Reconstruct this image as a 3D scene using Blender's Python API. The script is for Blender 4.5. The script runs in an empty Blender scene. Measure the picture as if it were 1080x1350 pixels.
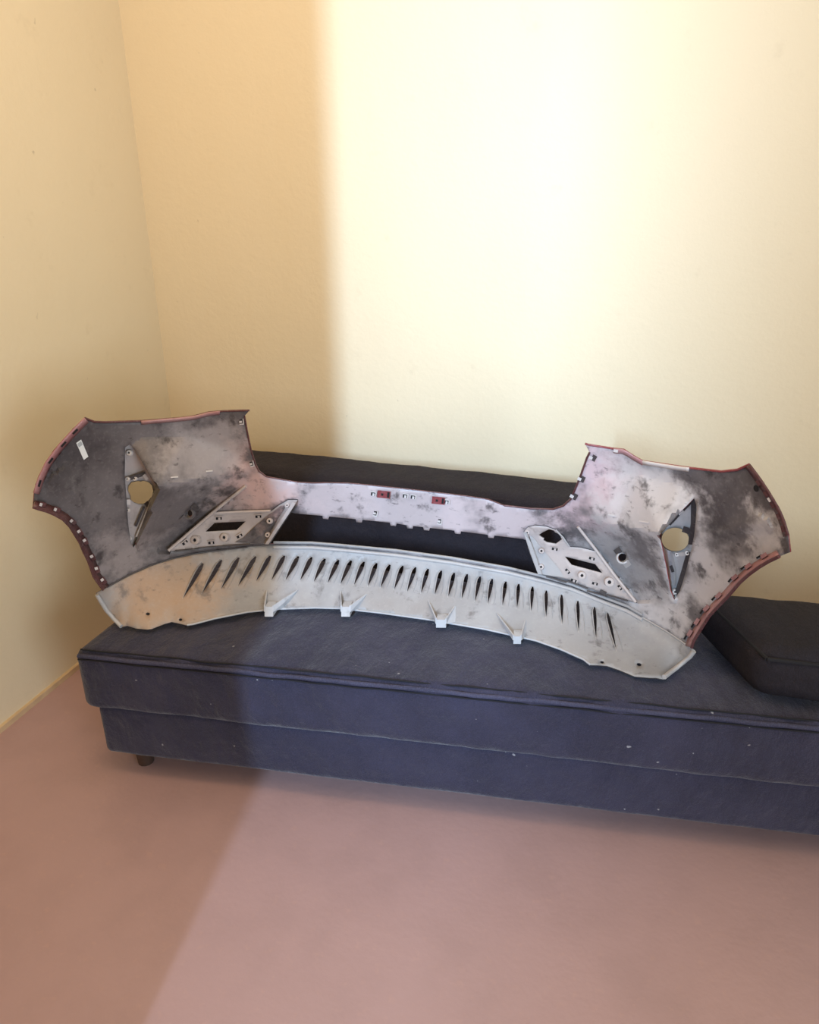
import bpy, bmesh, math, random
import numpy as np
from math import sin, cos, radians, pi
from mathutils import Vector, Matrix, noise
from mathutils.geometry import delaunay_2d_cdt
random.seed(7)
scene = bpy.context.scene
col = scene.collection

# ---------------------------------------------------------------- camera
F = 1000.0                       # focal length in pixels of the 1080 x 1350 frame
TH, YAW, H = radians(23), radians(17), 1.5
cam_d = bpy.data.cameras.new('camera'); cam = bpy.data.objects.new('camera', cam_d); col.objects.link(cam)
cam_d.sensor_fit = 'HORIZONTAL'; cam_d.sensor_width = 36.0; cam_d.lens = 36.0 * F / 1080.0
cam_d.clip_start = 0.02
cam.location = (0, 0, H); cam.rotation_euler = (pi / 2 - TH, 0, YAW)
scene.camera = cam

# ---------------------------------------------------------------- light
vs = scene.view_settings
vs.view_transform = 'Standard'; vs.look = 'None'; vs.gamma = 1.0; vs.use_curve_mapping = False
vs.exposure = 0.0
world = bpy.data.worlds.new('room_ambient'); scene.world = world; world.use_nodes = True
bg = world.node_tree.nodes['Background']
bg.inputs['Color'].default_value = (1.0, 0.90, 0.72, 1); bg.inputs['Strength'].default_value = 0.30

def area(name, loc, target, sx, sy, power, color, spread=180):
    d = bpy.data.lights.new(name, 'AREA'); d.shape = 'RECTANGLE'; d.size = sx; d.size_y = sy
    d.energy = power; d.color = color; d.spread = radians(spread)
    o = bpy.data.objects.new(name, d); col.objects.link(o); o.location = loc
    o.rotation_euler = (Vector(target) - Vector(loc)).to_track_quat('-Z', 'Y').to_euler()
    return o
# unseen daylight strip behind the viewer, shaped to throw a narrow beam
area('daylight_beam', (-0.37, -2.2, 2.35), (-0.20, 2.46, 1.2), 0.12, 1.1, 33, (0.50, 0.72, 1.0), 62)
# unseen cool fill added low on the right, behind the viewer
area('cool_fill', (2.1, -1.1, 1.2), (-1.3, 1.6, 0.4), 1.2, 1.4, 66, (0.74, 0.87, 1.0))
# overhead fill added in place of ceiling bounce
area('overhead_fill', (0.1, 0.9, 2.85), (0.1, 1.0, 0), 3.2, 2.6, 30, (1.0, 0.88, 0.68))
# unseen warm light above the left corner
area('warm_corner_light', (-1.0, 1.0, 2.75), (-1.05, 1.9, 0.4), 0.5, 0.5, 11, (1.0, 0.62, 0.32))

# ---------------------------------------------------------------- helpers
Cc = np.array([0, 0, H])
fw = np.array([-sin(YAW) * cos(TH), cos(YAW) * cos(TH), -sin(TH)])
rt = np.array([cos(YAW), sin(YAW), 0.0]); up = np.cross(rt, fw)

def mat(name, base, rough=0.6, spec=0.5, metallic=0.0):
    m = bpy.data.materials.new(name); m.use_nodes = True
    b = m.node_tree.nodes['Principled BSDF']
    b.inputs['Base Color'].default_value = (*base, 1); b.inputs['Roughness'].default_value = rough
    b.inputs['Specular IOR Level'].default_value = spec; b.inputs['Metallic'].default_value = metallic
    return m

class NB:
    """small node builder: colour layers, roughness and bump on a principled shader"""
    def __init__(s, m, coords='Object'):
        s.m = m; s.nt = m.node_tree; s.b = s.nt.nodes['Principled BSDF']
        s.tc = s.nt.nodes.new('ShaderNodeTexCoord'); s.co = s.tc.outputs[coords]
        c = s.b.inputs['Base Color'].default_value
        n = s.nt.nodes.new('ShaderNodeRGB'); n.outputs[0].default_value = c; s.c = n.outputs[0]
    def link(s, a, b): s.nt.links.new(a, b)
    def noise(s, scale, detail=4, rough=0.55, lo=0.4, hi=0.6, stretch=(1, 1, 1), off=(0, 0, 0)):
        mp = s.nt.nodes.new('ShaderNodeMapping'); mp.inputs['Scale'].default_value = stretch; mp.inputs['Location'].default_value = off
        s.link(s.co, mp.inputs[0])
        n = s.nt.nodes.new('ShaderNodeTexNoise'); n.inputs['Scale'].default_value = scale
        n.inputs['Detail'].default_value = detail; n.inputs['Roughness'].default_value = rough
        s.link(mp.outputs[0], n.inputs['Vector'])
        return s.ramp(n.outputs['Fac'], lo, hi)
    def ramp(s, v, lo, hi):
        r = s.nt.nodes.new('ShaderNodeMapRange'); r.interpolation_type = 'SMOOTHSTEP'
        r.inputs['From Min'].default_value = lo; r.inputs['From Max'].default_value = hi
        s.link(v, r.inputs['Value']); return r.outputs['Result']
    def math(s, op, a, b):
        n = s.nt.nodes.new('ShaderNodeMath'); n.operation = op
        for i, x in enumerate((a, b)):
            if isinstance(x, (int, float)): n.inputs[i].default_value = x
            else: s.link(x, n.inputs[i])
        return n.outputs[0]
    def ball(s, centre, r0, r1, stretch=(1, 1, 1)):
        """1 inside r0 of a point on the object, 0 beyond r1"""
        d = s.nt.nodes.new('ShaderNodeVectorMath'); d.operation = 'SUBTRACT'; s.link(s.co, d.inputs[0]); d.inputs[1].default_value = centre
        e = s.nt.nodes.new('ShaderNodeVectorMath'); e.operation = 'MULTIPLY'; s.link(d.outputs[0], e.inputs[0]); e.inputs[1].default_value = stretch
        l = s.nt.nodes.new('ShaderNodeVectorMath'); l.operation = 'LENGTH'; s.link(e.outputs[0], l.inputs[0])
        nz = s.nt.nodes.new('ShaderNodeTexNoise'); nz.inputs['Scale'].default_value = 11; nz.inputs['Detail'].default_value = 5; nz.inputs['Roughness'].default_value = .65
        s.link(s.co, nz.inputs['Vector'])
        wob = s.math('MULTIPLY', s.math('SUBTRACT', nz.outputs['Fac'], .5), .32)        # ragged outline
        return s.ramp(s.math('ADD', l.outputs['Value'], wob), r1, r0)
    def mix(s, fac, color, mode='MIX'):
        n = s.nt.nodes.new('ShaderNodeMix'); n.data_type = 'RGBA'; n.blend_type = mode
        if isinstance(fac, (int, float)): n.inputs[0].default_value = fac
        else: s.link(fac, n.inputs[0])
        s.link(s.c, n.inputs[6]); n.inputs[7].default_value = (*color, 1); s.c = n.outputs[2]
        s.link(s.c, s.b.inputs['Base Color'])
    def bump(s, h, strength, dist=0.01):
        n = s.nt.nodes.new('ShaderNodeBump'); n.inputs['Strength'].default_value = strength; n.inputs['Distance'].default_value = dist
        s.link(h, n.inputs['Height']); 
        if s.b.inputs['Normal'].is_linked: s.link(s.b.inputs['Normal'].links[0].from_socket, n.inputs['Normal'])
        s.link(n.outputs[0], s.b.inputs['Normal'])
    def rough(s, v, lo, hi):
        r = s.nt.nodes.new('ShaderNodeMapRange'); s.link(v, r.inputs['Value'])
        r.inputs['To Min'].default_value = lo; r.inputs['To Max'].default_value = hi
        s.link(r.outputs[0], s.b.inputs['Roughness'])

M = {}
# ---- wall: yellow cream emulsion with faint stains
m = mat('wall_paint', (0.77, 0.665, 0.475), 0.55, 0.3); n = NB(m)
n.mix(n.math('MULTIPLY', n.noise(1.6, 3, .6, .45, .75, (1.0, 1.0, .35)), .35), (0.73, 0.62, 0.42))
n.mix(n.math('MULTIPLY', n.noise(9, 5, .65, .60, .78), .22), (0.55, 0.45, 0.30))
n.mix(n.math('MULTIPLY', n.noise(26, 2, .5, .74, .80, off=(3, 1, 2)), .45), (0.36, 0.29, 0.2))
n.bump(n.noise(60, 4, .6, .2, .8), .12, .004); n.bump(n.noise(4, 3, .5, .2, .8, (1, 1, .5)), .25, .01)
M['wall'] = m
m = mat('floor_terracotta', (0.44, 0.29, 0.285), 0.45, 0.4); n = NB(m)
n.mix(n.math('MULTIPLY', n.noise(5, 5, .6, .4, .7), .5), (0.37, 0.245, 0.24))
n.mix(n.math('MULTIPLY', n.noise(40, 3, .6, .55, .75), .3), (0.52, 0.33, 0.29)); n.bump(n.noise(50, 3, .5, .3, .7), .08, .003)
M['floor'] = m
m = mat('baseboard_tan', (0.66, 0.49, 0.30), 0.5); n = NB(m); n.mix(n.math('MULTIPLY', n.noise(20), .4), (0.5, 0.36, 0.22)); M['base'] = m
# ---- sofa fabric
def fabric(name, c1, c2, lint=True):
    m = mat(name, c1, 0.85, 0.25); n = NB(m)
    n.mix(n.math('MULTIPLY', n.noise(5, 4, .6, .35, .7), .7), c2)
    n.mix(n.math('MULTIPLY', n.noise(420, 2, .5, .45, .65, (1, .35, 1)), .35), (c2[0] * 1.6, c2[1] * 1.6, c2[2] * 1.6))
    if lint: n.mix(n.math('MULTIPLY', n.noise(75, 1, .3, .80, .83), .5), (0.5, 0.5, 0.52))
    n.bump(n.noise(420, 2, .5, .3, .7, (1, .35, 1)), .35, .002); n.bump(n.noise(20, 3, .5, .3, .7, (1, .5, .7)), .35, .012)
    n.b.inputs['Sheen Weight'].default_value = .25 if lint else .0; n.b.inputs['Sheen Roughness'].default_value = .45
    return m
M['navy'] = fabric('navy_fabric', (0.025, 0.0245, 0.046), (0.041, 0.040, 0.073))
M['black_fabric'] = fabric('black_fabric', (0.016, 0.0135, 0.018), (0.023, 0.020, 0.027), False)
M['welt'] = fabric('welt_fabric', (0.040, 0.040, 0.068), (0.065, 0.065, 0.11), False)
M['thread'] = mat('dark_thread', (0.008, 0.008, 0.012), 0.9)
M['foot'] = mat('sofa_foot_wood', (0.06, 0.035, 0.025), 0.5)

# ---------------------------------------------------------------- mesh helpers
def obj(name, verts, faces, material, parent=None, smooth=True, angle=35, mats=None):
    """verts in world coordinates; a child's mesh is stored relative to its root's origin"""
    root = parent
    while root is not None and root.parent is not None: root = root.parent
    off = np.array(root.location) if root is not None else np.zeros(3)
    v = np.asarray(verts, float) - off
    me = bpy.data.meshes.new(name); me.from_pydata(v.tolist(), [], [list(map(int, f)) for f in faces]); me.update()
    for mm in ([material] + (mats or [])): me.materials.append(mm)
    if smooth:
        me.polygons.foreach_set('use_smooth', [True] * len(me.polygons)); me.set_sharp_from_angle(angle=radians(angle))
    o = bpy.data.objects.new(name, me); col.objects.link(o)
    if parent is not None: o.parent = parent
    return o

def join(parts):
    V, Fs, n = [], [], 0
    for v, f in parts:
        v = np.asarray(v, float); V.append(v); Fs += [[i + n for i in q] for q in f]; n += len(v)
    return np.vstack(V), Fs

def boxgeo(lo, hi):
    x0, y0, z0 = lo; x1, y1, z1 = hi
    v = [(x0, y0, z0), (x1, y0, z0), (x1, y1, z0), (x0, y1, z0), (x0, y0, z1), (x1, y0, z1), (x1, y1, z1), (x0, y1, z1)]
    return v, [(0, 3, 2, 1), (4, 5, 6, 7), (0, 1, 5, 4), (1, 2, 6, 5), (2, 3, 7, 6), (3, 0, 4, 7)]

def tubegeo(pts, r, seg=8, flat=1.0, caps=True):
    pts = [Vector(p) for p in pts]; V, Fs = [], []
    rr = r if hasattr(r, '__len__') else [r] * len(pts)
    for i, p in enumerate(pts):
        t = (pts[min(i + 1, len(pts) - 1)] - pts[max(i - 1, 0)]).normalized()
        a = t.cross(Vector((0, 0, 1)));  a = a.normalized() if a.length > 1e-4 else Vector((1, 0, 0)); b = a.cross(t)
        for k in range(seg):
            an = 2 * pi * k / seg; V.append(p + a * rr[i] * cos(an) * flat + b * rr[i] * sin(an))
    for i in range(len(pts) - 1):
        for k in range(seg):
            k2 = (k + 1) % seg; Fs.append((i * seg + k, i * seg + k2, (i + 1) * seg + k2, (i + 1) * seg + k))
    if caps:
        Fs.append(tuple(range(seg))[::-1]); Fs.append(tuple((len(pts) - 1) * seg + k for k in range(seg)))
    return np.array([tuple(v) for v in V]), Fs

def structure(o): o['kind'] = 'structure'; return o
def tag(o, label, cat, group=None):
    o['label'] = label; o['category'] = cat
    if group: o['group'] = group
    return o

# ---------------------------------------------------------------- the room
XL, YB = -1.72, 2.46
def slab(name, lo, hi, m): return structure(obj(name, *boxgeo(lo, hi), m, smooth=False))
slab('floor', (XL - .1, -3.2, -.1), (4.2, YB + .1, 0), M['floor'])
slab('wall_back', (XL - .1, YB, 0), (4.2, YB + .12, 2.9), M['wall'])
slab('wall_left', (XL - .12, -3.2, 0), (XL, YB, 2.9), M['wall'])
slab('beam_block_left', (XL, .34, 0), (-.735, .44, 2.9), M['wall'])        # unseen slab left of the viewer, added to cut the beam's left edge
slab('beam_block_right', (-.31, -1.74, 0), (4.2, -1.665, 2.9), M['wall'])                # unseen slab behind the viewer, added to fade the beam's right side
slab('baseboard_left', (XL, .44, 0), (XL + .012, YB, .018), M['base'])

# ---------------------------------------------------------------- sofa
def cushion_geo(quad, z0, z1, r, nx, ny, nz, puff=0.0, wr=0.0, seed=0, freq=7.0):
    """rounded box over a four-cornered plan (front-left, front-right, back-right, back-left) with soft puff and wrinkles"""
    q = [np.array(p, float) for p in quad]
    L = np.linalg.norm(q[1] - q[0]); W = np.linalg.norm(q[3] - q[0]); hh = z1 - z0
    idx, V, Fs = {}, [], []
    def spaced(n, length):
        a = np.linspace(0, 1, n + 1) * length
        e = np.array([0, .3 * r, .7 * r, r]); core = np.linspace(r, length - r, max(2, n - 5))
        return np.unique(np.concatenate([e, core, length - e]).round(6))
    xs, ys, zs = spaced(nx, L), spaced(ny, W), spaced(nz, hh)
    def vert(i, j, k):
        key = (i, j, k)
        if key in idx: return idx[key]
        p = np.array([xs[i], ys[j], zs[k]]); c = np.minimum(np.maximum(p, r), np.array([L, W, hh]) - r)
        d = p - c; ln = np.linalg.norm(d); nrm = d / ln if ln > 1e-9 else np.zeros(3)
        p2 = c + nrm * min(r, ln if ln < r else r) if ln > 1e-9 else p
        if ln > 1e-9: p2 = c + d / np.abs(d).max() * 0 + nrm * r
        a, b = p2[0] / L, p2[1] / W
        xy = (q[0] * (1 - a) + q[1] * a) * (1 - b) + (q[3] * (1 - a) + q[2] * a) * b
        z = z0 + p2[2]
        bulge = puff * (16 * max(0, a * (1 - a)) * max(0, b * (1 - b))) ** .5
        if k == len(zs) - 1 or p2[2] > hh * .5: z += bulge
        w = noise.noise(Vector((xy[0] * freq + seed, xy[1] * freq * .45, z * freq * .6))) * wr
        w += noise.noise(Vector((xy[0] * freq * 3 + seed, xy[1] * freq * 1.2, z * freq))) * wr * .4
        pos = np.array([xy[0], xy[1], z]); 
        if nrm.any(): pos[2] += w * max(nrm[2], 0); pos[1] += w * nrm[1]
        else: pos[2] += w
        idx[key] = len(V); V.append(pos); return idx[key]
    a, b, c = len(xs) - 1, len(ys) - 1, len(zs) - 1
    for i in range(a):
        for j in range(b):
            Fs.append((vert(i, j, c), vert(i + 1, j, c), vert(i + 1, j + 1, c), vert(i, j + 1, c)))
            Fs.append((vert(i, j, 0), vert(i, j + 1, 0), vert(i + 1, j + 1, 0), vert(i + 1, j, 0)))
    for i in range(a):
        for k in range(c):
            Fs.append((vert(i, 0, k), vert(i + 1, 0, k), vert(i + 1, 0, k + 1), vert(i, 0, k + 1)))
            Fs.append((vert(i, b, k), vert(i, b, k + 1), vert(i + 1, b, k + 1), vert(i + 1, b, k)))
    for j in range(b):
        for k in range(c):
            Fs.append((vert(0, j, k), vert(0, j, k + 1), vert(0, j + 1, k + 1), vert(0, j + 1, k)))
            Fs.append((vert(a, j, k), vert(a, j + 1, k), vert(a, j + 1, k + 1), vert(a, j, k + 1)))
    return np.array(V), Fs

def root_at(name, loc):
    e = bpy.data.objects.new(name, None); e.empty_display_size = .1; e.location = loc; col.objects.link(e); return e

sofa = tag(root_at('sofa', (-.2, 1.7, 0)), 'dark navy fabric sofa with a low backrest under the car bumper', 'sofa')
SEAT = 0.412
fl, fr, br_, bl = (-1.315, 1.325), (1.12, 1.65), (1.12, 2.02), (-1.30, 2.0)
obj('seat_cushion', *cushion_geo((fl, fr, br_, bl), .23, SEAT, .028, 170, 34, 10, 0.0, .009, 2.0, 9.0), M['navy'], sofa, angle=60)
obj('seat_base', *cushion_geo(((-1.29, 1.345), (1.10, 1.67), (1.10, 2.0), (-1.28, 1.98)), .07, .235, .02, 90, 10, 8, 0, .004, 9.0), M['navy'], sofa, angle=60)
obj('backrest', *cushion_geo(((-1.46, 2.03), (.08, 2.03), (.08, 2.27), (-1.46, 2.27)), .10, .672, .05, 80, 12, 26, .006, .006, 5.0), M['black_fabric'], sofa, angle=60)
def lerp(a, b, t): return tuple(np.array(a) * (1 - t) + np.array(b) * t)
def wel(name, a, b, z, r, n, dy, m, wob=.003, seed=0):
    pts = []
    for i in range(n + 1):
        p = lerp(a, b, i / n); pts.append((p[0], p[1] + dy + wob * noise.noise(Vector((i * .35 + seed, 0, 1))), z + wob * noise.noise(Vector((i * .28 + seed, 3, 0)))))
    return obj(name, *tubegeo(pts, r, 8), m, sofa, angle=80)
wel('seat_piping', (fl[0] + .02, fl[1]), (fr[0] - .02, fr[1]), SEAT - .012, .006, 90, .002, M['welt'])
wel('seam', (fl[0] + .02, fl[1]), (fr[0] - .02, fr[1]), SEAT - .0005, .0022, 90, .014, M['thread'], seed=2)
wel('seam', (fl[0] + .02, fl[1]), (fr[0] - .02, fr[1]), SEAT - .021, .0022, 90, -.0015, M['thread'], seed=4)
wel('back_piping', (-1.42, 2.03), (.04, 2.03), .661, .006, 60, .022, M['black_fabric'], seed=6)
wel('seam', (-1.42, 2.03), (.04, 2.03), .638, .003, 60, .001, M['thread'], seed=8)
for fx, fy in ((-1.22, 1.42), (1.02, 1.72), (1.02, 1.95), (-1.22, 1.93)):
    v, f = tubegeo([(fx, fy, 0), (fx, fy, .08)], [.022, .028], 12); obj('foot', v, f, M['foot'], sofa)

# loose cushion at the right end
cush = tag(root_at('loose_cushion', (.65, 1.8, SEAT)), 'black fabric cushion lying on the sofa seat behind the right wheel arch', 'cushion')
cq = ((.335, 1.60), (1.06, 1.655), (1.06, 1.93), (.20, 1.88))
obj('cover', *cushion_geo(cq, SEAT + .012, .548, .045, 46, 26, 12, .018, .006, 15.0), M['black_fabric'], cush, angle=60)
ring = []
for a, b in ((0, 1), (1, 2), (2, 3), (3, 0)):
    for i in range(10):
        p = lerp(cq[a], cq[b], i / 10); c = np.mean(cq, axis=0); d = np.array(p) - c; ring.append(tuple(c + d * .965) + (.533,))
ring.append(ring[0])
obj('piping', *tubegeo(ring, .005, 8), M['thread'], cush, angle=80)

# ================================================================ the bumper
O = np.array([-.557, 1.715]); PH = radians(7)
S = np.array([cos(PH), sin(PH)]); Tv = np.array([-sin(PH), cos(PH)])
def T0(s):
    s = s - .02; a = np.maximum(0, np.abs(s) - .45) / .5
    return -.15 * s * s - .45 * a * a
def surf_body(s, z): return T0(s) + .12 - .25 * np.maximum(0, z - .62)
def surf_lip(s, z): return T0(s)
def rays(uv):
    uv = np.asarray(uv, float).reshape(-1, 2)
    return fw + rt * ((uv[:, :1] - 540) / F) - up * ((uv[:, 1:] - 675) / F)
def march(uv, sf):
    r = rays(uv); lo = np.full(len(r), .5); hi = np.full(len(r), 4.0)
    for _ in range(40):
        k = (lo + hi) / 2; p = Cc + r * k[:, None]; q = p[:, :2] - O
        ins = q @ Tv < sf(q @ S, p[:, 2]); lo = np.where(ins, k, lo); hi = np.where(ins, hi, k)
    return k

# relief of the moulded shell: triangles (u, v, height towards the inside)
def fan(c, ring): return [(c, ring[i], ring[i + 1]) for i in range(len(ring) - 1)]
RT = [(751, 662, 0), (795, 624, 0), (842, 626, 0), (897, 640, 0), (917, 655, .0)]
RF = [(751, 684, 0), (810, 692, .055), (870, 702, .105)]
RD = [(762, 695, 0), (800, 745, -.022), (840, 796, -.020)]
LT = [(335, 618, 0), (300, 590, 0), (245, 574, 0), (190, 576, 0), (163, 592, .0)]
LF = [(325, 630, 0), (262, 632, .055), (207, 641, .105)]
LD = [(326, 641, 0), (278, 679, -.022), (220, 728, -.020)]
relief = [
 (RT[0], RT[1], RF[1]), (RT[0], RF[1], RF[0]), (RT[1], RT[2], RF[1]), (RT[2], RF[2], RF[1]), (RT[2], RT[3], RF[2]), (RT[3], RT[4], RF[2]),
 (RF[0], RF[1], RD[0]), (RF[1], RD[1], RD[0]), (RF[1], RF[2], RD[1]), (RF[2], (890, 792, .012), RD[1]), (RD[1], (890, 792, .012), RD[2]),
 (LT[0], LT[1], LF[1]), (LT[0], LF[1], LF[0]), (LT[1], LT[2], LF[1]), (LT[2], LF[2], LF[1]), (LT[2], LT[3], LF[2]), (LT[3], LT[4], LF[2]),
 (LF[0], LF[1], LD[0]), (LF[1], LD[1], LD[0]), (LF[1], LF[2], LD[1]), (LF[2], (177, 720, .012), LD[1]), (LD[1], (177, 720, .012), LD[2]),
 # soft swage lines towards the wheel arches
 ((925, 712, 0), (1012, 684, .012), (1020, 705, 0)), ((925, 712, 0), (1012, 684, .012), (990, 668, 0)),
 ((135, 680, 0), (72, 622, .012), (60, 650, 0)), ((135, 680, 0), (72, 622, .012), (95, 610, 0)),
]
def relief_at(uv):
    uv = np.asarray(uv, float).reshape(-1, 2); out = np.zeros(len(uv)); done = np.zeros(len(uv), bool)
    for a, b, c in relief:
        A = np.array([[b[0] - a[0], c[0] - a[0]], [b[1] - a[1], c[1] - a[1]]])
        l = np.linalg.solve(A, (uv - np.array(a[:2])).T)
        ok = (l[0] >= -1e-6) & (l[1] >= -1e-6) & (l[0] + l[1] <= 1 + 1e-6) & ~done
        out[ok] = a[2] + l[0][ok] * (b[2] - a[2]) + l[1][ok] * (c[2] - a[2]); done |= ok
    return out
def k_body(uv): return march(uv, surf_body) - relief_at(uv)
def k_plain(uv): return march(uv, surf_body)

CREASE = [(127, 782), (141, 774), (169, 758.5), (197, 746), (225, 737), (256, 730), (291, 725), (326, 721), (361, 718.5), (411, 719), (448, 722), (522, 729), (596, 739),
          (670, 752), (717, 763.5), (754, 774), (791, 789), (828, 803), (847, 814), (880, 833), (908, 852), (916, 857)]
LIP = [(127, 783), (132.6, 793), (140, 805), (151, 817), (160.4, 827), (167.8, 825.2), (179, 828.5), (193.7, 830), (200, 829.3), (216.7, 822.7), (226.7, 820), (240, 823), (246.7, 824.5),
       (255, 823.3), (283, 816), (326.7, 807.3), (366.7, 803.3), (416.7, 801.7), (450, 802.7), (500, 808.3), (560, 816.5), (600, 823.3), (640, 830), (706.7, 845), (740, 856.7),
       (770, 870), (778, 876.5), (786.7, 876.7), (800, 877.7), (816.7, 883.3), (836.7, 891.7), (856.7, 893.5), (865, 893.5), (875, 896), (893, 881.7), (910, 866.7), (916, 858)]
cu, cv = np.array(CREASE).T; lu, lv = np.array(LIP).T
def k_z(uv, z): return (z - H) / rays(uv)[:, 2]
def k_diff(uv):
    uv = np.asarray(uv, float).reshape(-1, 2); u, v = uv.T
    vc = np.interp(u, cu, cv); vl = np.maximum(np.interp(u, lu, lv), vc + .5)
    w = np.clip((v - vc) / (vl - vc), 0, 1.3)
    kc = march(np.c_[u, vc], surf_body); kl = k_z(np.c_[u, vl], .4285)
    b = np.clip(np.minimum(u - 127, 916 - u) / 50, 0, 1); b = b * b * (3 - 2 * b)
    return kc + (kl - kc) * b * w ** 1.6
def P3(uv, kfn, d=0.0):
    uv = np.asarray(uv, float).reshape(-1, 2); k = kfn(uv) - d
    return Cc + rays(uv) * k[:, None]

def inside(poly, pts):
    x, y = pts.T; r = np.zeros(len(pts), bool); P = np.asarray(poly, float); j = len(P) - 1
    for i in range(len(P)):
        (xi, yi), (xj, yj) = P[i], P[j]
        if yi != yj: r ^= ((yi > y) != (yj > y)) & (x < (xj - xi) * (y - yi) / (yj - yi) + xi)
        j = i
    return r
def dens(poly, step, closed=True):
    out = []; n = len(poly)
    for i in range(n if closed else n - 1):
        a, b = np.array(poly[i], float), np.array(poly[(i + 1) % n], float); k = max(1, int(np.hypot(*(b - a)) / step))
        out += [tuple(a + (b - a) * t / k) for t in range(k)]
    if not closed: out.append(tuple(poly[-1]))
    return out
def sheetgeo(outline, holes, kfn, step=5, lines=(), d=0.0):
    pts, edges = [], []
    for poly in [outline] + list(holes):
        q = dens(poly, step); n0 = len(pts); pts += q; edges += [(n0 + i, n0 + (i + 1) % len(q)) for i in range(len(q))]
    for ln in lines:
        q = dens(ln, step, False); n0 = len(pts); pts += q; edges += [(n0 + i, n0 + i + 1) for i in range(len(q) - 1)]
    A = np.array(pts); o = np.array(outline, float); x0, y0 = o.min(0); x1, y1 = o.max(0)
    gx, gy = np.meshgrid(np.arange(x0, x1, step), np.arange(y0, y1, step)); gx = gx + (np.arange(len(gx)) % 2)[:, None] * step / 2
    G = np.c_[gx.ravel(), gy.ravel()]; ok = inside(outline, G)
    for h in holes: ok &= ~inside(h, G)
    G = G[ok]
    if len(G): 
        dmin = np.min(np.hypot(G[:, None, 0] - A[None, :, 0], G[:, None, 1] - A[None, :, 1]), axis=1); G = G[dmin > step * .55]
    allp = np.vstack([A, G]); res = delaunay_2d_cdt([Vector(p) for p in allp.tolist()], edges, [], 0, 1e-4)
    P = np.array([tuple(v) for v in res[0]]); T = np.array(res[2])
    c = P[T].mean(1); ok = inside(outline, c)
    for h in holes: ok &= ~inside(h, c)
    T = T[ok]; V = P3(P, kfn, d); a, b, c = V[T[:, 0]], V[T[:, 1]], V[T[:, 2]]
    nr = np.cross(b - a, c - a); fl_ = np.einsum('ij,ij->i', nr, Cc - a) < 0; T[fl_] = T[fl_][:, ::-1]
    return V, T.tolist()
def sheet(name, outline, holes, kfn, m, parent, step=5, thick=.003, lines=(), d=0.0, outer=None, angle=28):
    V, T = sheetgeo(outline, holes, kfn, step, lines, d)
    o = obj(name, V, T, m, parent, angle=angle, mats=[outer] if outer else None)
    md = o.modifiers.new('wall_thickness', 'SOLIDIFY'); md.thickness = thick; md.offset = -1
    if outer: md.material_offset = 1; md.material_offset_rim = 1
    return o
def blockgeo(poly, kfn, d1, d0=-.001):
    """a solid of outline poly from depth d0 up to d1 towards the inside"""
    n = len(poly); p = np.asarray(poly, float)
    area_ = 0.5 * np.sum(p[:, 0] * np.roll(p[:, 1], -1) - np.roll(p[:, 0], -1) * p[:, 1])
    if area_ > 0: p = p[::-1]
    d1 = np.asarray(d1, float) * np.ones(n)
    if area_ > 0: d1 = d1[::-1]
    kk = kfn(p); kk = kk if np.ptp(kk) < .05 else kk
    f = Cc + rays(p) * (kk - d1)[:, None]; b = Cc + rays(p) * (kk - d0)[:, None]
    return np.vstack([f, b]), [tuple(range(n)), tuple(range(2 * n - 1, n - 1, -1))] + [(i, i + n, (i + 1) % n + n, (i + 1) % n) for i in range(n)]
def block(name, poly, kfn, d1, m, parent, d0=-.001, smooth=False):
    return obj(name, *blockgeo(poly, kfn, d1, d0), m, parent, smooth=smooth)
def skirtgeo(poly, kfn, length, step=6, closed=True, d=0.0):
    q = dens(poly, step, closed); a = P3(q, kfn, d); b = P3(q, kfn, d - length); n = len(q)
    return np.vstack([a, b]), [(i, (i + 1) % n, (i + 1) % n + n, i + n) for i in range(n if closed else n - 1)]
def rect(u, v, w, h, ang=0):
    c, s = cos(radians(ang)), sin(radians(ang))
    return [(u + x * c - y * s, v + x * s + y * c) for x, y in ((-w / 2, -h / 2), (w / 2, -h / 2), (w / 2, h / 2), (-w / 2, h / 2))]
def disc(u, v, ru, rv=None, n=14, ang=0):
    rv = rv or ru; c, s = cos(radians(ang)), sin(radians(ang)); o = []
    for i in range(n):
        x, y = ru * cos(2 * pi * i / n), rv * sin(2 * pi * i / n); o.append((u + x * c - y * s, v + x * s + y * c))
    return o

# ---- plastics
bump_root = tag(root_at('car_bumper', (float(O[0]), float(O[1]), SEAT)),
                'red car bumper seen from its dusty grey inside, lying across the navy sofa', 'bumper')
def plastic(name, base, dust, dirt, dustamt=.7, dirtamt=.6, pink=(), rough=.5, dark=()):
    m = mat(name, base, rough, .45); n = NB(m)
    n.mix(n.math('MULTIPLY', n.noise(3.5, 4, .6, .32, .62), dustamt), dust)
    for c, r0, r1, colr, a in pink:
        k = n.math('MULTIPLY', n.ball(c, r0, r1), n.noise(7, 4, .6, .2, .48, off=(c[0], 0, c[2])))
        n.mix(n.math('MULTIPLY', k, a), colr)
    n.mix(n.math('MULTIPLY', n.noise(16, 5, .62, .56, .70, (1, 1, .8)), dirtamt), dirt)
    n.mix(n.math('MULTIPLY', n.noise(38, 4, .6, .60, .72, (1, 1, 2), (5, 2, 1)), dirtamt * .7), dirt)
    n.mix(n.math('MULTIPLY', n.noise(120, 3, .6, .5, .7), .05), (0.75, 0.72, 0.70))
    n.rough(n.noise(6, 3, .5, .3, .7), rough - .1, rough + .15)
    n.bump(n.noise(9, 3, .5, .3, .7), .10, .006)
    return m
PK = (0.56, 0.33, 0.33)
def loc(u, v): 
    p = P3([(u, v)], k_body)[0]; return (p[0] - O[0], p[1] - O[1], p[2] - SEAT)
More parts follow.
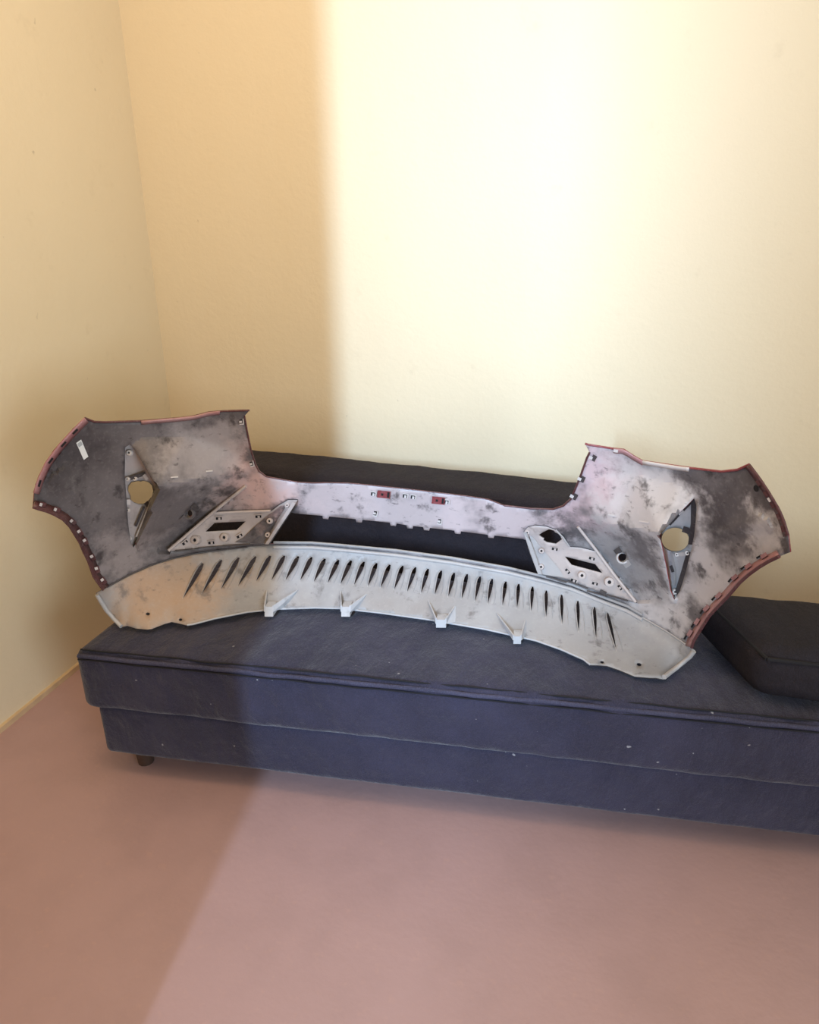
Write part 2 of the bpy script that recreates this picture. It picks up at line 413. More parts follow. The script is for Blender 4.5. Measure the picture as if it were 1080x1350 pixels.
# black plastic, pink overspray; pale dust patches also paint light at centre and right
DUST_LIT, PD = (0.56, 0.525, 0.525), (0.60, 0.41, 0.38)
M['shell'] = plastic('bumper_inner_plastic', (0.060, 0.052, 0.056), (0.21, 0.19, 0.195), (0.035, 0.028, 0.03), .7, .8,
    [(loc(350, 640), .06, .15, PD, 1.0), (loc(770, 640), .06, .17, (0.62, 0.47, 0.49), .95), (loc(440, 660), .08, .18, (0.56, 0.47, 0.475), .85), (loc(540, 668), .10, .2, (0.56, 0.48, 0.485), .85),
     (loc(650, 685), .08, .19, (0.58, 0.48, 0.485), .85), (loc(850, 662), .07, .15, DUST_LIT, .9), (loc(940, 755), .08, .18, DUST_LIT, .95), (loc(870, 812), .05, .14, DUST_LIT, .95), (loc(820, 740), .06, .14, (0.36, 0.35, 0.36), .8),
     (loc(265, 605), .05, .14, (0.40, 0.36, 0.36), .75), (loc(165, 735), .05, .13, (0.34, 0.30, 0.30), .7), (loc(1000, 705), .02, .08, DUST_LIT, .8), (loc(300, 660), .02, .08, (0.40, 0.33, 0.32), .6)])
M['diffuser'] = plastic('diffuser_plastic', (0.27, 0.265, 0.27), (0.41, 0.405, 0.415), (0.11, 0.10, 0.10), .8, .65, [(loc(225, 775), .06, .26, (0.43, 0.30, 0.21), .95)], rough=.5)
M['fin'] = plastic('diffuser_fin_plastic', (0.40, 0.38, 0.38), (0.5, 0.48, 0.47), (0.2, 0.18, 0.17), .7, .3, rough=.5)
M['mount'] = plastic('mount_plastic', (0.46, 0.395, 0.375), (0.55, 0.485, 0.46), (0.22, 0.18, 0.17), .7, .35, rough=.5)
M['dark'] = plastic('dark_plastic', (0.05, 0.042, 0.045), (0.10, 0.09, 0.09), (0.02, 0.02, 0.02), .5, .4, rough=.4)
M['red'] = plastic('red_paint_edge', (0.20, 0.035, 0.04), (0.30, 0.085, 0.09), (0.07, 0.02, 0.02), .6, .3, rough=.3)
M['pinkred'] = plastic('faded_red_edge', (0.32, 0.14, 0.145), (0.50, 0.32, 0.32), (0.10, 0.035, 0.035), .6, .35, rough=.35)
M['archdark'] = plastic('dark_red_edge', (0.085, 0.03, 0.032), (0.15, 0.07, 0.07), (0.03, 0.02, 0.02), .6, .4, rough=.3)
M['bracket'] = plastic('bracket_plastic', (0.42, 0.425, 0.45), (0.52, 0.525, 0.55), (0.16, 0.155, 0.16), .7, .4, rough=.5)
M['clip'] = plastic('clip_plastic', (0.60, 0.56, 0.55), (0.68, 0.64, 0.62), (0.2, 0.17, 0.17), .6, .3, rough=.45)
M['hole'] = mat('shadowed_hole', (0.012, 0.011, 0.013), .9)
M['paper'] = mat('paper_label', (0.80, 0.82, 0.82), .6); M['print'] = mat('grey_print', (0.42, 0.45, 0.47), .7)

# ---- outlines (clockwise from the top-left corner)
TOPL = [(111.5, 551), (124, 556), (138, 556.6), (186.6, 555), (238.8, 551), (256, 548.6), (275.4, 543.6), (294.5, 542), (329, 541)]
INNL = [(322.5, 548.6), (326, 569), (331, 593), (336.3, 610.6), (341.5, 621), (351, 628.3), (375.6, 633), (394, 636), (412.6, 637), (431, 636.5), (459, 637), (486.7, 639.6),
        (520, 643), (559, 647.4), (614.8, 654), (644.4, 658.5), (664.8, 666.5), (700, 670.5), (728.7, 671.5), (742.7, 667), (753, 657.5), (758.3, 645.4), (765.3, 628), (774, 603.6), (777.5, 596.6)]
TOPR = [(771.5, 584.8), (776, 586.3), (808.8, 591.4), (822.7, 593), (836.6, 602), (847, 607.8), (888.8, 614), (908, 616.7), (951.5, 621.7), (972.4, 619.3), (988, 612.3)]
SIDER = [(1000, 628), (1014, 649), (1028, 673), (1034, 687), (1039.5, 706), (1042, 728)]
ARCHR = [(1027.5, 733.6), (1014, 740), (1000.7, 748), (987.3, 757.7), (975, 768.5), (967, 778), (957.7, 788.6), (945.6, 801), (936, 811.4), (927, 825), (914.8, 845), (912, 854)]
ARCHL = [(136, 778), (130, 770), (123, 759.7), (119.4, 749), (116, 739.6), (110, 727.7), (105.2, 716), (99.3, 706.4), (92, 694.5), (82.7, 685), (72, 679), (61.3, 674.4), (52, 672), (43.6, 669)]
SIDEL = [(45, 650), (49.3, 633.7), (60.4, 609.6), (77, 587.4), (93.7, 569)]
body_outline = TOPL + INNL + TOPR + SIDER + ARCHR + [p for p in CREASE[::-1] if 141 <= p[0] <= 908] + ARCHL + SIDEL
tabs = [(426, 680), (470, 684.4), (515, 689), (537, 692.5), (559, 695), (600, 699.5), (644, 705)]
strip_bottom = [(384, 675.5), (389, 677)]
for u, v in tabs: strip_bottom += [(u - 1, v), (u, v + 4), (u + 7, v + 4.6), (u + 8, v + 1)]
strip_bottom += [(689, 710.4)]
PLATE_L = [(223, 727), (250, 703), (278.5, 679), (284, 675.5), (358, 673.5), (368, 666), (380, 659), (392.5, 659), (390.5, 664), (384, 673), (368, 697), (353, 717.5), (343, 716.5), (316, 718), (270, 722)]
PLATE_R = [(690, 702), (696, 695), (705, 692.6), (720, 694), (733, 698.5), (743, 709), (751.5, 721), (766, 722), (786, 727), (808.5, 756.5), (839, 795), (812, 788), (794, 782.5), (749, 764), (730, 760.5), (709.5, 756.5), (700, 731)]
slot_open = strip_bottom + [(692, 709.5), (700, 732), (708.5, 757.5), (670, 749.5), (596, 737), (522, 727), (448, 720), (411, 717), (372, 716), (354, 717)]
slot_open = strip_bottom + [(694, 712), (710, 756), (705, 757.5), (670, 749.5), (596, 737), (522, 727), (448, 720), (411, 717), (372, 716), (356, 717)]
LAMP_R = [(915.4, 656.5), (918.6, 668), (917, 690), (915.4, 705.6), (911, 727), (904, 755), (896.5, 779), (889, 790.6), (884, 778.6), (878, 745), (871, 712), (872, 703), (884, 690), (898, 674), (908, 664)]
LAMP_L = [(165, 590), (171, 586), (178, 592), (188, 611), (198, 628), (206, 640), (201, 655), (188, 690), (179, 714), (176, 722), (172, 712), (169, 690), (167, 660), (164.5, 625)]
SENS_R = disc(820.7, 735, 5.8, 6.2, 16); SENS_L = disc(250, 677, 5.2, 4.4, 14)
def shrink(poly, px):
    c = np.mean(poly, axis=0); return [tuple(c + (np.array(p) - c) * (1 - px / max(1e-6, np.hypot(*(np.array(p) - c))))) for p in poly]
body_holes = [slot_open, shrink(PLATE_L, 3), shrink(PLATE_R, 3), LAMP_R, LAMP_L, SENS_R, SENS_L]
fold_lines = [[p[:2] for p in RT], [p[:2] for p in RF], [p[:2] for p in RD[:2]], [p[:2] for p in LT], [p[:2] for p in LF], [p[:2] for p in LD[:2]]]
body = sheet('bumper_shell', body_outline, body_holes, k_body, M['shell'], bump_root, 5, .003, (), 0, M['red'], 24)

# ---- diffuser with its holes, lips and ribs
FINS = [((266.5, 742), (240.6, 789.5)), ((291, 737.6), (265.6, 783)), ((313.7, 734.5), (290.6, 777.5)), ((336, 733), (312.8, 773.7)), ((355.4, 732), (336.9, 767)), ((374, 732), (357, 766)),
        ((392.4, 733), (375.7, 765.4)), ((410, 734), (395, 766)), ((427.5, 736), (413, 768)), ((445.5, 737.6), (431, 769.5)), ((462, 738.5), (448, 771)), ((479, 740), (466, 772)),
        ((495.6, 742), (484.4, 773.7)), ((513, 744), (501, 775.6)), ((530, 745.6), (519, 778)), ((547, 747.4), (536, 781)), ((563.5, 749.6), (554.4, 783)), ((581, 752), (572.4, 785)),
        ((598, 754.8), (590.4, 787.6)), ((615, 756.7), (608, 790.7)), ((632, 759.8), (625.7, 793.7)), ((648, 763), (642.6, 797)), ((666, 766.5), (662, 799.5)), ((683, 769.6), (681.2, 803)),
        ((701.3, 773.3), (700, 807)), ((719.4, 778.5), (719.8, 815)), ((739.6, 784), (741, 824)), ((761, 792), (762.8, 834)), ((782.8, 800), (786, 844)), ((800, 808), (813, 859))]
def leaf(a, b, n=7):
    """leaf-shaped louvre opening, wide near its upper end"""
    a, b = np.array(a), np.array(b); t = (b - a) / np.hypot(*(b - a)); nn = np.array([-t[1], t[0]]); wmax = float(np.interp(a[0], [260, 420, 560, 720, 800], [4.0, 3.8, 3.5, 3.0, 2.8])); L, Rr = [], []
    for i in range(n + 1):
        x = i / n; w = wmax * math.sin(pi * min(1, x * .94 + .06) ** .55) ** .9; c = a + (b - a) * x
        Rr.append(tuple(c - nn * w)); L.append(tuple(c + nn * w * .45))
    return Rr[:-1] + [tuple(b)] + L[:-1][::-1]
diff_outline = [p for p in CREASE] + LIP[::-1][1:-1]
dholes = [disc(195, 809.4, 2.8, 2.0, 10), disc(238, 817, 2.4, 1.7, 10), disc(794, 873, 2.6, 1.6, 10, 15), disc(842.7, 876, 3.2, 2.0, 10, 15)]
sheet('diffuser', diff_outline, dholes + [leaf(a, b) for a, b in FINS], k_diff, M['diffuser'], bump_root, 5, .003, (), 0, M['dark'], 40)
def tube_px(name, uv, kfn, r, m, d=0.0, seg=8, step=8, parent=None):
    q = dens(uv, step, False); return obj(name, *tubegeo(P3(q, kfn, d), r, seg), m, parent or bump_root, angle=70)
tube_px('diffuser_top_bead', [(p[0], p[1] + 3) for p in CREASE if 350 < p[0] < 850], k_plain, .0055, M['fin'], .003)
tube_px('diffuser_top_bead', [(p[0], p[1] - 3.5) for p in CREASE if 350 < p[0] < 850], k_plain, .004, M['diffuser'], .004)
tube_px('crease_groove', [p for p in CREASE if 136 < p[0] < 360], k_plain, .0022, M['dark'], .001)
tube_px('crease_groove', [p for p in CREASE if 835 < p[0] < 912], k_plain, .0022, M['fin'], .001)
tube_px('end_lip', [(128, 784), (133, 793), (140.5, 805), (151, 816.5), (160, 826)], k_diff, .0055, M['bracket'], .002)
tube_px('end_lip', [(915, 858.5), (909.5, 866), (893, 879.5), (876, 892.5)], k_diff, .0060, M['fin'], .011)
tube_px('lower_edge_bead', [(p[0], p[1] - .5) for p in LIP if 245 < p[0] < 780], k_diff, .0028, M['bracket'], .001)

for a, b in FINS:
    n = 9; side = np.array([S[0], S[1], 0]) * .0012
    nrm = np.array([-Tv[0], -Tv[1], .75]); nrm = nrm / np.linalg.norm(nrm)
    t = np.linspace(0, 1, n); bow = np.sin(np.pi * t ** .6) ** .8
    uv = [(a[0] + (b[0] - a[0]) * x - 2.2 * math.sin(pi * x ** .55), a[1] + (b[1] - a[1]) * x) for x in t]
    base = P3(uv, k_diff, -.006); edge = P3(uv, k_diff, .0005) + nrm * (.005 * bow)[:, None]
    V = np.vstack([base - side, edge - side * .6, base + side, edge + side * .6]); Fs = []
    for i in range(n - 1):
        Fs += [(i, n + i, n + i + 1, i + 1), (2 * n + i, 2 * n + i + 1, 3 * n + i + 1, 3 * n + i), (n + i, 3 * n + i, 3 * n + i + 1, n + i + 1)]
    fin = obj('diffuser_fin', V, Fs, M['fin'], bump_root, angle=50)
    obj('louvre_wall', *skirtgeo(leaf(a, b), k_diff, .010, 6), M['fin'], fin)
    q = [(a[0] + 3.5 + (b[0] + 8.5 - a[0] - 3.5) * x + 2.0 * math.sin(pi * x), a[1] + 1 + (b[1] - 1 - a[1]) * x) for x in np.linspace(0, 1, 7)]
    obj('louvre_ridge', *tubegeo(P3(q, k_diff, .0002), [.0007, .0016, .0020, .0020, .0018, .0013, .0006], 6), M['diffuser'], fin, angle=80)

# ---- four bracket feet on the lower edge
BR = [dict(tl=(352, 778), tr=(393, 777), L=349, R=360, t=800, b=813, base=(374, 801), hole=(355.5, 800)),
      dict(tl=(449, 778), tr=(483, 783), L=450, R=461.5, t=800, b=813, base=(470, 804), hole=(457, 799.5)),
      dict(tl=(565, 792), tr=(600, 798.5), L=575, R=588, t=817, b=827.5, base=(600, 820), hole=(582, 814)),
      dict(tl=(655, 808), tr=(693, 817), L=677, R=687, t=839, b=849, base=(692, 839), hole=(681.5, 835))]
for k in BR:
    hb = .020
    p = lambda uv, d: P3([uv], k_diff, d)[0]
    lipv = lambda u: float(np.interp(u, lu, lv))
    # floor of the channel and its turned-down front
    top = [p(k['tl'], .002), p(k['tr'], .002), p((k['R'], k['t']), .012), p((k['L'], k['t']), .012)]
    low = [p((k['L'], lipv(k['L']) + .01), .018), p((k['R'], lipv(k['R']) + .01), .018)]
    kk = k_z([(k['L'], k['b']), (k['R'], k['b'])], .4255)
    fr2 = Cc + rays([(k['L'], k['b']), (k['R'], k['b'])]) * kk[:, None]
    kk2 = k_z([(k['L'], k['t']), (k['R'], k['t'])], .447)
    fr1 = Cc + rays([(k['L'], k['t']), (k['R'], k['t'])]) * kk2[:, None]
    back = fr2 + np.array([Tv[0], Tv[1], 0]) * .03
    V = [fr1[0], fr1[1], fr2[1], fr2[0], back[0], back[1], fr1[0] + np.array([Tv[0], Tv[1], 0]) * .03, fr1[1] + np.array([Tv[0], Tv[1], 0]) * .03]
    br = obj('mounting_bracket', V, [(0, 1, 2, 3), (0, 3, 4, 6), (1, 7, 5, 2), (6, 7, 1, 0), (3, 2, 5, 4), (6, 4, 5, 7)], M['bracket'], bump_root, smooth=False)
    # left and right ribs: thin triangular webs converging on the foot
    for tip, fx, basept in ((k['tl'], 0, None), (k['tr'], 1, k['base'])):
        ft, fb = fr1[fx], (fr2[fx] + fr1[fx]) / 2
        tp = p(tip, .001); bs = p(basept, -.001) if basept else p((k['L'] - 1, lipv(k['L']) - 3), -.001)
        sd = np.array([S[0], S[1], 0]) * .0018
        ed = ft + np.array([0, 0, .004])
        V = [tp - sd, ed - sd, fb - sd, bs - sd, tp + sd, ed + sd, fb + sd, bs + sd]
        obj('rib', V, [(0, 3, 2, 1), (4, 5, 6, 7), (0, 1, 5, 4), (1, 2, 6, 5), (2, 3, 7, 6), (3, 0, 4, 7)], M['bracket'], br, smooth=False)
    u, v = k['hole']; kq = float(march([(u, v)], surf_lip)[0])
    obj('bolt_hole', *blockgeo(disc(u, v, 2.2, 1.2, 10), k_diff, .0185 if False else .006, 0), M['hole'], br, smooth=False)

# ---- reflector mounts
def lathe(name, u, v, kfn, d, prof, m, parent, seg=16, axis=None):
    c = P3([(u, v)], kfn, d)[0]; ax = Vector(axis if axis is not None else (-Tv[0], -Tv[1], .35)).normalized()
    a = ax.cross(Vector((0, 0, 1))).normalized(); b = a.cross(ax); V, Fs = [], []
    for r, h in prof:
        for i in range(seg):
            an = 2 * pi * i / seg; V.append(tuple(Vector(c) + a * r * cos(an) + b * r * sin(an) + ax * h))
    for j in range(len(prof) - 1):
        for i in range(seg): i2 = (i + 1) % seg; Fs.append((j * seg + i, j * seg + i2, (j + 1) * seg + i2, (j + 1) * seg + i))
    return obj(name, V, Fs, m, parent, angle=40)
def boss(u, v, rpx, kfn, d, parent, m, h=.010):
    r = rpx * .00185
    o = lathe('screw_boss', u, v, kfn, d, [(r * 1.25, -.001), (r * 1.1, h), (r * .95, h + .001), (r * .45, h + .001), (r * .42, 0)], m, parent)
    lathe('screw_hole', u, v, kfn, d, [(r * .44, h - .002), (1e-5, h - .002)], M['hole'], o if o.parent is bump_root else parent, 12)
def clip(u, v, ang, kfn, d, parent, m, w=10, hgt=5):
    """moulded snap: a raised open frame with a dark mouth and a tongue"""
    c, s = cos(radians(ang)), sin(radians(ang)); R = lambda x, y: (u + x * c - y * s, v + x * s + y * c)
    g = [blockgeo([R(-w / 2, -hgt / 2), R(w / 2, -hgt / 2), R(w / 2, -hgt / 2 + 1.3), R(-w / 2, -hgt / 2 + 1.3)], kfn, d + .007, d - .001),
         blockgeo([R(w / 2 - 1.5, -hgt / 2), R(w / 2, -hgt / 2), R(w / 2, hgt / 2), R(w / 2 - 1.5, hgt / 2)], kfn, d + .007, d - .001),
         blockgeo([R(-1.3, -.6), R(1.5, -.6), R(1.5, hgt / 2), R(-1.3, hgt / 2)], kfn, d + .005, d - .001)]
    o = obj('clip', *join(g), m, parent, smooth=False)
    block('clip_mouth', rect(u, v + .4, w - 1.5, hgt - 1.2, ang), kfn, d + .0012, M['hole'], parent if parent.parent is not None else o, d - .001)
def k_mount(uv): return march(uv, surf_body)
SLOT_L = [(283, 689.4), (324, 687.4), (312, 698.7), (271, 701)]
SLOT_R = [(744.8, 733.6), (784.8, 743.7), (794.4, 755.6), (753.7, 744.6)]
OCT = [(710.7, 705), (716, 701.5), (724, 697.8), (730, 699), (732, 702), (735, 703), (739, 706.7), (741, 711), (733, 717), (721, 714.8), (716.5, 712), (717.5, 709.6), (714, 708)]
mL = sheet('reflector_mount', PLATE_L, [SLOT_L], k_mount, M['mount'], bump_root, 4, .003, (), .004, M['dark'])
mR = sheet('reflector_mount', PLATE_R, [SLOT_R, OCT], k_mount, M['mount'], bump_root, 4, .003, (), .004, M['dark'])
for mo, poly in ((mL, PLATE_L), (mR, PLATE_R)):
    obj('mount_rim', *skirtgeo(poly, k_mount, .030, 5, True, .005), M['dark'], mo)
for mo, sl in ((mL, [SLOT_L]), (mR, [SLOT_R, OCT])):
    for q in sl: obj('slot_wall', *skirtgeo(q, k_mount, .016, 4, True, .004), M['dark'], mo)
# darker side facet and flange next to the number plate opening
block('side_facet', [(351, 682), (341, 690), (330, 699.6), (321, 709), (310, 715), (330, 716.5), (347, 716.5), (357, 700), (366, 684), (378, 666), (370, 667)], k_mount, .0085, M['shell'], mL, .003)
block('side_flange', [(386, 661.5), (390, 663), (384, 673), (354, 717.5), (349.5, 717.5), (366, 690)], k_mount, [.028, .030, .030, .022, .022, .026], M['mount'], mL, .004)
block('side_facet', [(697, 703), (706, 712), (716, 725), (725, 735), (739, 752), (744, 761), (713, 757), (706, 738)], k_mount, .0085, M['fin'], mR, .003)
block('side_flange', [(690.5, 702.5), (694, 701), (701, 717), (715, 757.5), (709.5, 757), (699, 730)], k_mount, [.028, .030, .030, .022, .022, .026], M['fin'], mR, .004)
block('upper_tab', [(690, 702), (696, 695), (702, 697), (706, 703), (697, 708), (692, 709)], k_mount, .014, M['mount'], mR, .003)
block('upper_tab', [(374, 664), (380, 659.5), (392, 659.5), (390, 664), (385, 671.5), (377, 672)], k_mount, .014, M['mount'], mL, .003)
for u, v, r in ((259.6, 711.5, 7.5), (298, 708, 7), (356, 686.7, 5), (353.5, 705, 4.4), (379.5, 666, 3.4)): boss(u, v, r * .8, k_mount, .005 if u < 340 else .012, mL, M['mount'], .014 if r > 6 else .006)
for u, v, r in ((767, 757.8, 6.2), (803, 766.5, 7.5), (714, 726, 4.6), (713.5, 747, 4.8), (695, 702, 3.6)): boss(u, v, r * .8, k_mount, .005 if u > 740 else .012, mR, M['mount'], .014 if r > 6 else .006)
for u, v, a in ((289, 683, -3), (341, 680.5, -3), (244, 714.8, -40), (279, 715, -4), (316, 706, -32)): clip(u, v, a, k_mount, .004, mL, M['mount'])
for u, v, a in ((732, 723.5, 12), (781, 736, 16), (749, 753, 50), (785, 769, 14), (818, 774.5, 52), (757, 765, 20)): clip(u, v, a, k_mount, .004, mR, M['mount'])
# ridges along the mounts
tube_px('diagonal_ridge', [(222, 726), (250, 702), (278, 678), (300, 660), (324, 641)], k_plain, .0045, M['mount'], .008)
tube_px('top_ridge', [(282, 676.5), (320, 674.5), (357, 673.5)], k_plain, .0040, M['mount'], .007)
tube_px('diagonal_ridge', [(762, 694.5), (785, 724), (808.5, 756), (838.5, 794)], k_plain, .0040, M['mount'], .008)
tube_px('short_ridge', [(733, 698.5), (742, 708), (751, 721)], k_plain, .0022, M['fin'], .006)
for u0, v0, u1, v1 in ((232, 726.5, 262, 724), (262, 723, 296, 720), (296, 720, 330, 717.5), (720, 760, 747, 768), (748, 766, 775, 776), (774, 779, 800, 786), (800, 784, 828, 792)):
    tube_px('lower_catch', [(u0, v0), (u1, v1)], k_plain, .0022, M['dark'], .011)
block('catch_block', rect(795, 781, 9, 5, 25), k_mount, .014, M['dark'], bump_root, .002)

# ---- fog lamp brackets in the side pockets
HOLE_R = disc(890, 711.5, 18.5, 15.8, 26, 0)
HOLE_L = [(169.6, 641), (173.7, 635.8), (183, 634), (185.6, 635), (189, 633.8), (196.2, 635.8), (201, 641), (202.5, 648), (200.4, 655.3), (195, 661.9), (189, 664.8), (183, 664.8), (177, 662.5), (172.5, 658.9), (172, 653), (169, 647)]
def grow(poly, px): return shrink(poly, -px)
lampR = sheet('lamp_bracket', grow(LAMP_R, 5), [HOLE_R], k_plain, M['clip'], bump_root, 4, .003, (), -.022, M['dark'])
lampL = sheet('lamp_bracket', grow(LAMP_L, 5), [HOLE_L], k_plain, M['mount'], bump_root, 4, .003, (), -.022, M['dark'])
for lo_, poly, hole in ((lampR, LAMP_R, HOLE_R), (lampL, LAMP_L, HOLE_L)):
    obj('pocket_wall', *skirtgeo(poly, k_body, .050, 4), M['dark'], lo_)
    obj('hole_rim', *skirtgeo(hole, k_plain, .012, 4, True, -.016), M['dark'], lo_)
def bar(name, pts, w, d, m, parent, d0=-.03):
    for (a, b) in zip(pts[:-1], pts[1:]):
        a, b = np.array(a, float), np.array(b, float); t = (b - a) / np.hypot(*(b - a)); nn = np.array([-t[1], t[0]]) * w / 2
        block(name, [a + nn, b + nn, b - nn, a - nn], k_plain, d, m, parent, d0)
bar('strut', [(914.5, 658), (914, 690), (910.5, 718)], 6.5, -.006, M['dark'], lampR)
bar('strut', [(909.5, 728), (901.5, 756), (893, 784)], 8, -.006, M['dark'], lampR)
bar('strut', [(911, 663), (896, 678), (883, 692)], 3, -.008, M['dark'], lampR)
bar('strut', [(885, 728), (889, 750), (890, 772)], 3.4, -.010, M['fin'], lampR)
block('catch_block', rect(905, 699, 10, 8, 20), k_plain, -.004, M['dark'], lampR, -.03)
block('catch_block', rect(896, 731, 18, 5, -8), k_plain, -.006, M['clip'], lampR, -.03)
block('catch_block', rect(897.5, 675, 8, 5, -40), k_plain, -.004, M['clip'], lampR, -.03)
block('catch_block', rect(886, 750, 4, 9, -20), k_plain, -.005, M['dark'], lampR, -.03)
boss(890, 780, 3.4, k_plain, -.008, lampR, M['clip'], .004); boss(889, 785, 2.6, k_plain, -.008, lampR, M['clip'], .004)
boss(906, 729, 2.6, k_plain, -.006, lampR, M['clip'], .003); boss(892, 731, 2.4, k_plain, -.006, lampR, M['clip'], .003)
bar('strut', [(168, 632), (180, 628), (192, 624)], 5, -.006, M['dark'], lampL)
bar('strut', [(190, 668), (184, 682), (179, 694)], 3, -.008, M['dark'], lampL)
bar('strut', [(203, 650), (192, 678), (180, 708)], 2.6, -.006, M['clip'], lampL)
block('catch_block', rect(192, 629, 8, 4, 55), k_plain, -.003, M['clip'], lampL, -.03)
block('catch_block', rect(168.5, 662, 7, 7, 0), k_plain, -.004, M['clip'], lampL, -.03)
block('catch_block', rect(194, 664.5, 6, 6, -40), k_plain, -.006, M['dark'], lampL, -.03)
for u, v in ((168.8, 631.5), (178.5, 631), (169, 673), (171, 710)): boss(u, v, 2.6, k_plain, -.008, lampL, M['clip'], .004)
boss(171.5, 597, 3.6, k_plain, -.010, lampL, M['clip'], .006)

# ---- parking sensor holders
def sensor(u, v, kfn, ang, m):
    o = lathe('sensor_holder', u, v, kfn, 0, [(.0165, -.002), (.0155, .008), (.0115, .008), (.011, -.012)], m, bump_root, 20)
    c, s = cos(radians(ang)), sin(radians(ang))
    for q, mm in ((-10.5, M['dark']), (10.5, m)):
        block('holder_tab', rect(u + q * c, v + q * s, 8, 9, ang), kfn, .006, mm if q < 0 else m, o, -.002)
    return o
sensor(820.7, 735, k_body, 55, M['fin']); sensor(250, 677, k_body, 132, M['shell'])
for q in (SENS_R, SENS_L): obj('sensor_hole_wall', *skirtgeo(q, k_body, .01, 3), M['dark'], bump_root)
for u, v, w, a in ((230, 629, 10, -5), (276, 621, 9, -5), (806, 679, 9, 8), (849, 688, 13, 10)): block('moulded_dash', rect(u, v, w, 1.8, a), k_body, .004, M['clip'], bump_root)

# ---- red painted edges, arch flanges and their clips
def strip(name, outer, inner, d_out, d_in, m, parent=None, thick=.003):
    n = len(outer); uo = dens(outer, 6, False)
    t = lambda pts, k: [lerp(pts[int(min(i, len(pts) - 2))], pts[int(min(i, len(pts) - 2)) + 1], i - int(min(i, len(pts) - 2))) for i in np.linspace(0, len(pts) - 1, k)]
    k = max(8, len(uo)); A, B = t(outer, k), t(inner, k); mid = [lerp(a, b, .5) for a, b in zip(A, B)]
    V = np.vstack([P3(A, k_plain, d_out), P3(mid, k_plain, (d_out + d_in) / 2 + .003), P3(B, k_plain, d_in)])
    Fs = []
    for r in range(2):
        for i in range(k - 1): Fs.append((r * k + i, r * k + i + 1, (r + 1) * k + i + 1, (r + 1) * k + i))
    a, b, c = V[Fs[0][0]], V[Fs[0][1]], V[Fs[0][2]]
    if np.dot(np.cross(b - a, c - a), Cc - a) < 0: Fs = [f[::-1] for f in Fs]
    o = obj(name, V, Fs, m, parent or bump_root, angle=50); md = o.modifiers.new('wall_thickness', 'SOLIDIFY'); md.thickness = thick; md.offset = -1
    return o
def inset(pts, px, side=1):
    out = []; P = np.array(pts, float)
    for i in range(len(P)):
        t = P[min(i + 1, len(P) - 1)] - P[max(i - 1, 0)]; t = t / np.hypot(*t); out.append(tuple(P[i] + np.array([-t[1], t[0]]) * px * side))
    return out
archR = strip('wheel_arch_flange', ARCHR, inset(ARCHR, 9), .026, .004, M['pinkred'])
tube_px('arch_edge', ARCHR, k_plain, .0038, M['archdark'], .026, parent=archR)
archL = strip('wheel_arch_flange', ARCHL, inset(ARCHL, 10), .026, .004, M['archdark'])
tube_px('arch_edge', ARCHL, k_plain, .0028, M['archdark'], .026, parent=archL)
SL = [(44.5, 650)] + SIDEL[1:] + [(111.5, 551)]
sideL = strip('side_flange', SL, inset(SL, 8), .012, .003, M['pinkred'])
SR = [(988, 612.3)] + SIDER[:-1]
sideR = strip('side_flange', SR, inset(SR, 7), .012, .003, M['archdark'])
def on(pts, f):
    P = np.array(pts, float); L = np.r_[0, np.cumsum(np.hypot(*np.diff(P, axis=0).T))]; x = f * L[-1]
    i = min(np.searchsorted(L, x, 'right') - 1, len(P) - 2); t = (P[i + 1] - P[i]) / (L[i + 1] - L[i]); p = P[i] + t * (x - L[i])
    return p[0], p[1], math.degrees(math.atan2(t[1], t[0]))
IL, IR, ISL, ISR = inset(ARCHL, 8), inset(ARCHR, 10), inset(SL, 4), inset(SR, 5)
for f in (.10, .24, .37, .55, .68, .80, .90):
    u, v, a = on(IR, f); block('flange_clip', rect(u, v, 9, 5, a), k_plain, .016, M['pinkred'], archR, -.001)
    u, v, a = on(inset(ARCHR, 12), f + .035); block('flange_slot', rect(u, v, 8, 2.6, a), k_plain, .0035, M['hole'], archR, -.001)
for f in (.06, .17, .28, .43, .52, .63, .80, .93):
    u, v, a = on(IL, f); block('flange_clip', rect(u, v, 9, 6, a), k_plain, .020, M['archdark'], archL, -.001)
    u, v, a = on(inset(ARCHL, 7), f + .015); block('flange_catch', rect(u, v, 3.6, 4.2, a), k_plain, .0225, M['clip'], archL, .0)
for f in (.12, .40, .63, .82): u, v, a = on(ISL, f); block('flange_slot', rect(u, v, 9, 2.8, a), k_plain, .0125, M['hole'], sideL, .002)
for f in (.20, .30, .42, .52, .64): u, v, a = on(inset(SL, 10.5), f); block('flange_clip', rect(u, v, 5, 4, a), k_plain, .006, M['dark'], sideL, -.001)
for f in (.25, .42, .58, .74, .9): u, v, a = on(ISR, f); block('flange_clip', rect(u, v, 8, 4, a), k_plain, .015, M['archdark'], sideR, .002)
u, v, a = on(ISR, .5); block('flange_catch', rect(u, v, 6, 3, a), k_plain, .018, M['clip'], sideR, .002)
TL2 = [(186.6, 557.5), (238.8, 553), (256, 551), (275.4, 546), (290, 544.5)]
strip('top_flange', [(p[0], p[1] - 2.0) for p in TL2], [(p[0], p[1] + 2.6) for p in TL2], .010, .003, M['pinkred'])
TR2 = [(808.8, 592.4), (822.7, 594), (836.6, 603), (847, 608.8), (888.8, 615.5), (908, 618)]
strip('top_flange', [(p[0], p[1] - 1.0) for p in TR2[:4]], [(p[0], p[1] + 5) for p in TR2[:4]], .010, .003, M['pinkred'])
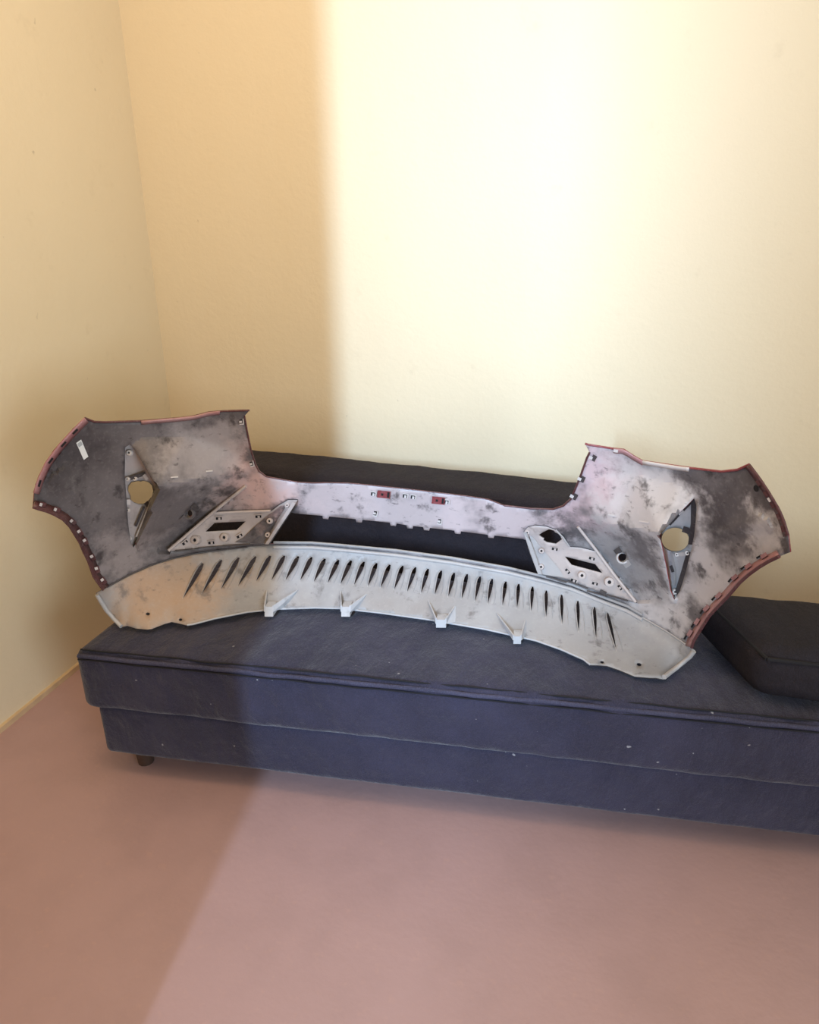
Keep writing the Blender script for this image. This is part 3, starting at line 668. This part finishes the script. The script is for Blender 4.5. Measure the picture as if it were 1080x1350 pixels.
strip('top_flange', [(p[0], p[1] - 1.0) for p in TR2[3:]], [(p[0], p[1] + 4) for p in TR2[3:]], .010, .003, M['clip'])  # pale piece paints a highlight into the flange colour
block('edge_hole', disc(997, 644, 3.4, 4.6, 12, -20), k_plain, .002, M['hole'], bump_root)
block('edge_clip', rect(812, 594.5, 6, 4, 8), k_plain, .012, M['clip'], bump_root)
tube_px('top_edge', TOPL, k_plain, .0028, M['archdark'], .002); tube_px('top_edge', TOPR, k_plain, .0028, M['red'], .002)
tube_px('inner_edge', INNL[:7], k_plain, .0022, M['archdark'], .002); tube_px('inner_edge', INNL[16:], k_plain, .0026, M['archdark'], .002)
tube_px('strip_top_edge', INNL[6:17], k_plain, .0016, M['archdark'], .001)
for u, v, a in ((318.5, 556, 85), (332, 611.5, 75)): clip(u, v, a, k_plain, .0, bump_root, M['clip'], 8, 6)
for u, v, a in ((783, 604, -60), (768, 632, -65), (758, 655, -60)): block('edge_clip', rect(u, v, 8, 6, a), k_plain, .010, M['dark'], bump_root); block('edge_clip', rect(u - 4, v - .5, 4, 5, a), k_plain, .012, M['clip'], bump_root)
# ---- fittings on the number plate strip
for u, v in ((506, 652), (578, 660)): 
    o = block('red_catch', rect(u, v, 17, 9.5, 6), k_plain, .010, M['red'], bump_root); block('catch_slot', rect(u + 6, v + .6, 3, 7, 6), k_plain, .0108, M['hole'], o, .009); block('catch_slot', rect(u - 2, v, 3, 3, 6), k_plain, .0108, M['hole'], o, .009)
for u, v, a in ((492.5, 651, 8), (534.5, 653.6, 8), (545, 655, 8), (589, 661.5, 8), (495, 677, 100), (580, 687.5, 100)): clip(u, v, a, k_plain, 0, bump_root, M['clip'], 8, 6)
# ---- paper sticker on the left wing
lab = block('paper_label', [(100.5, 584), (107, 579.5), (116.5, 602), (110.5, 606.5)], k_plain, .0016, M['paper'], bump_root, .0006); lab['label'] = 'white paper sticker'
block('label_print', [(102, 585), (107, 581.5), (109, 586.3), (104, 590)], k_plain, .0021, M['print'], lab, .0014)
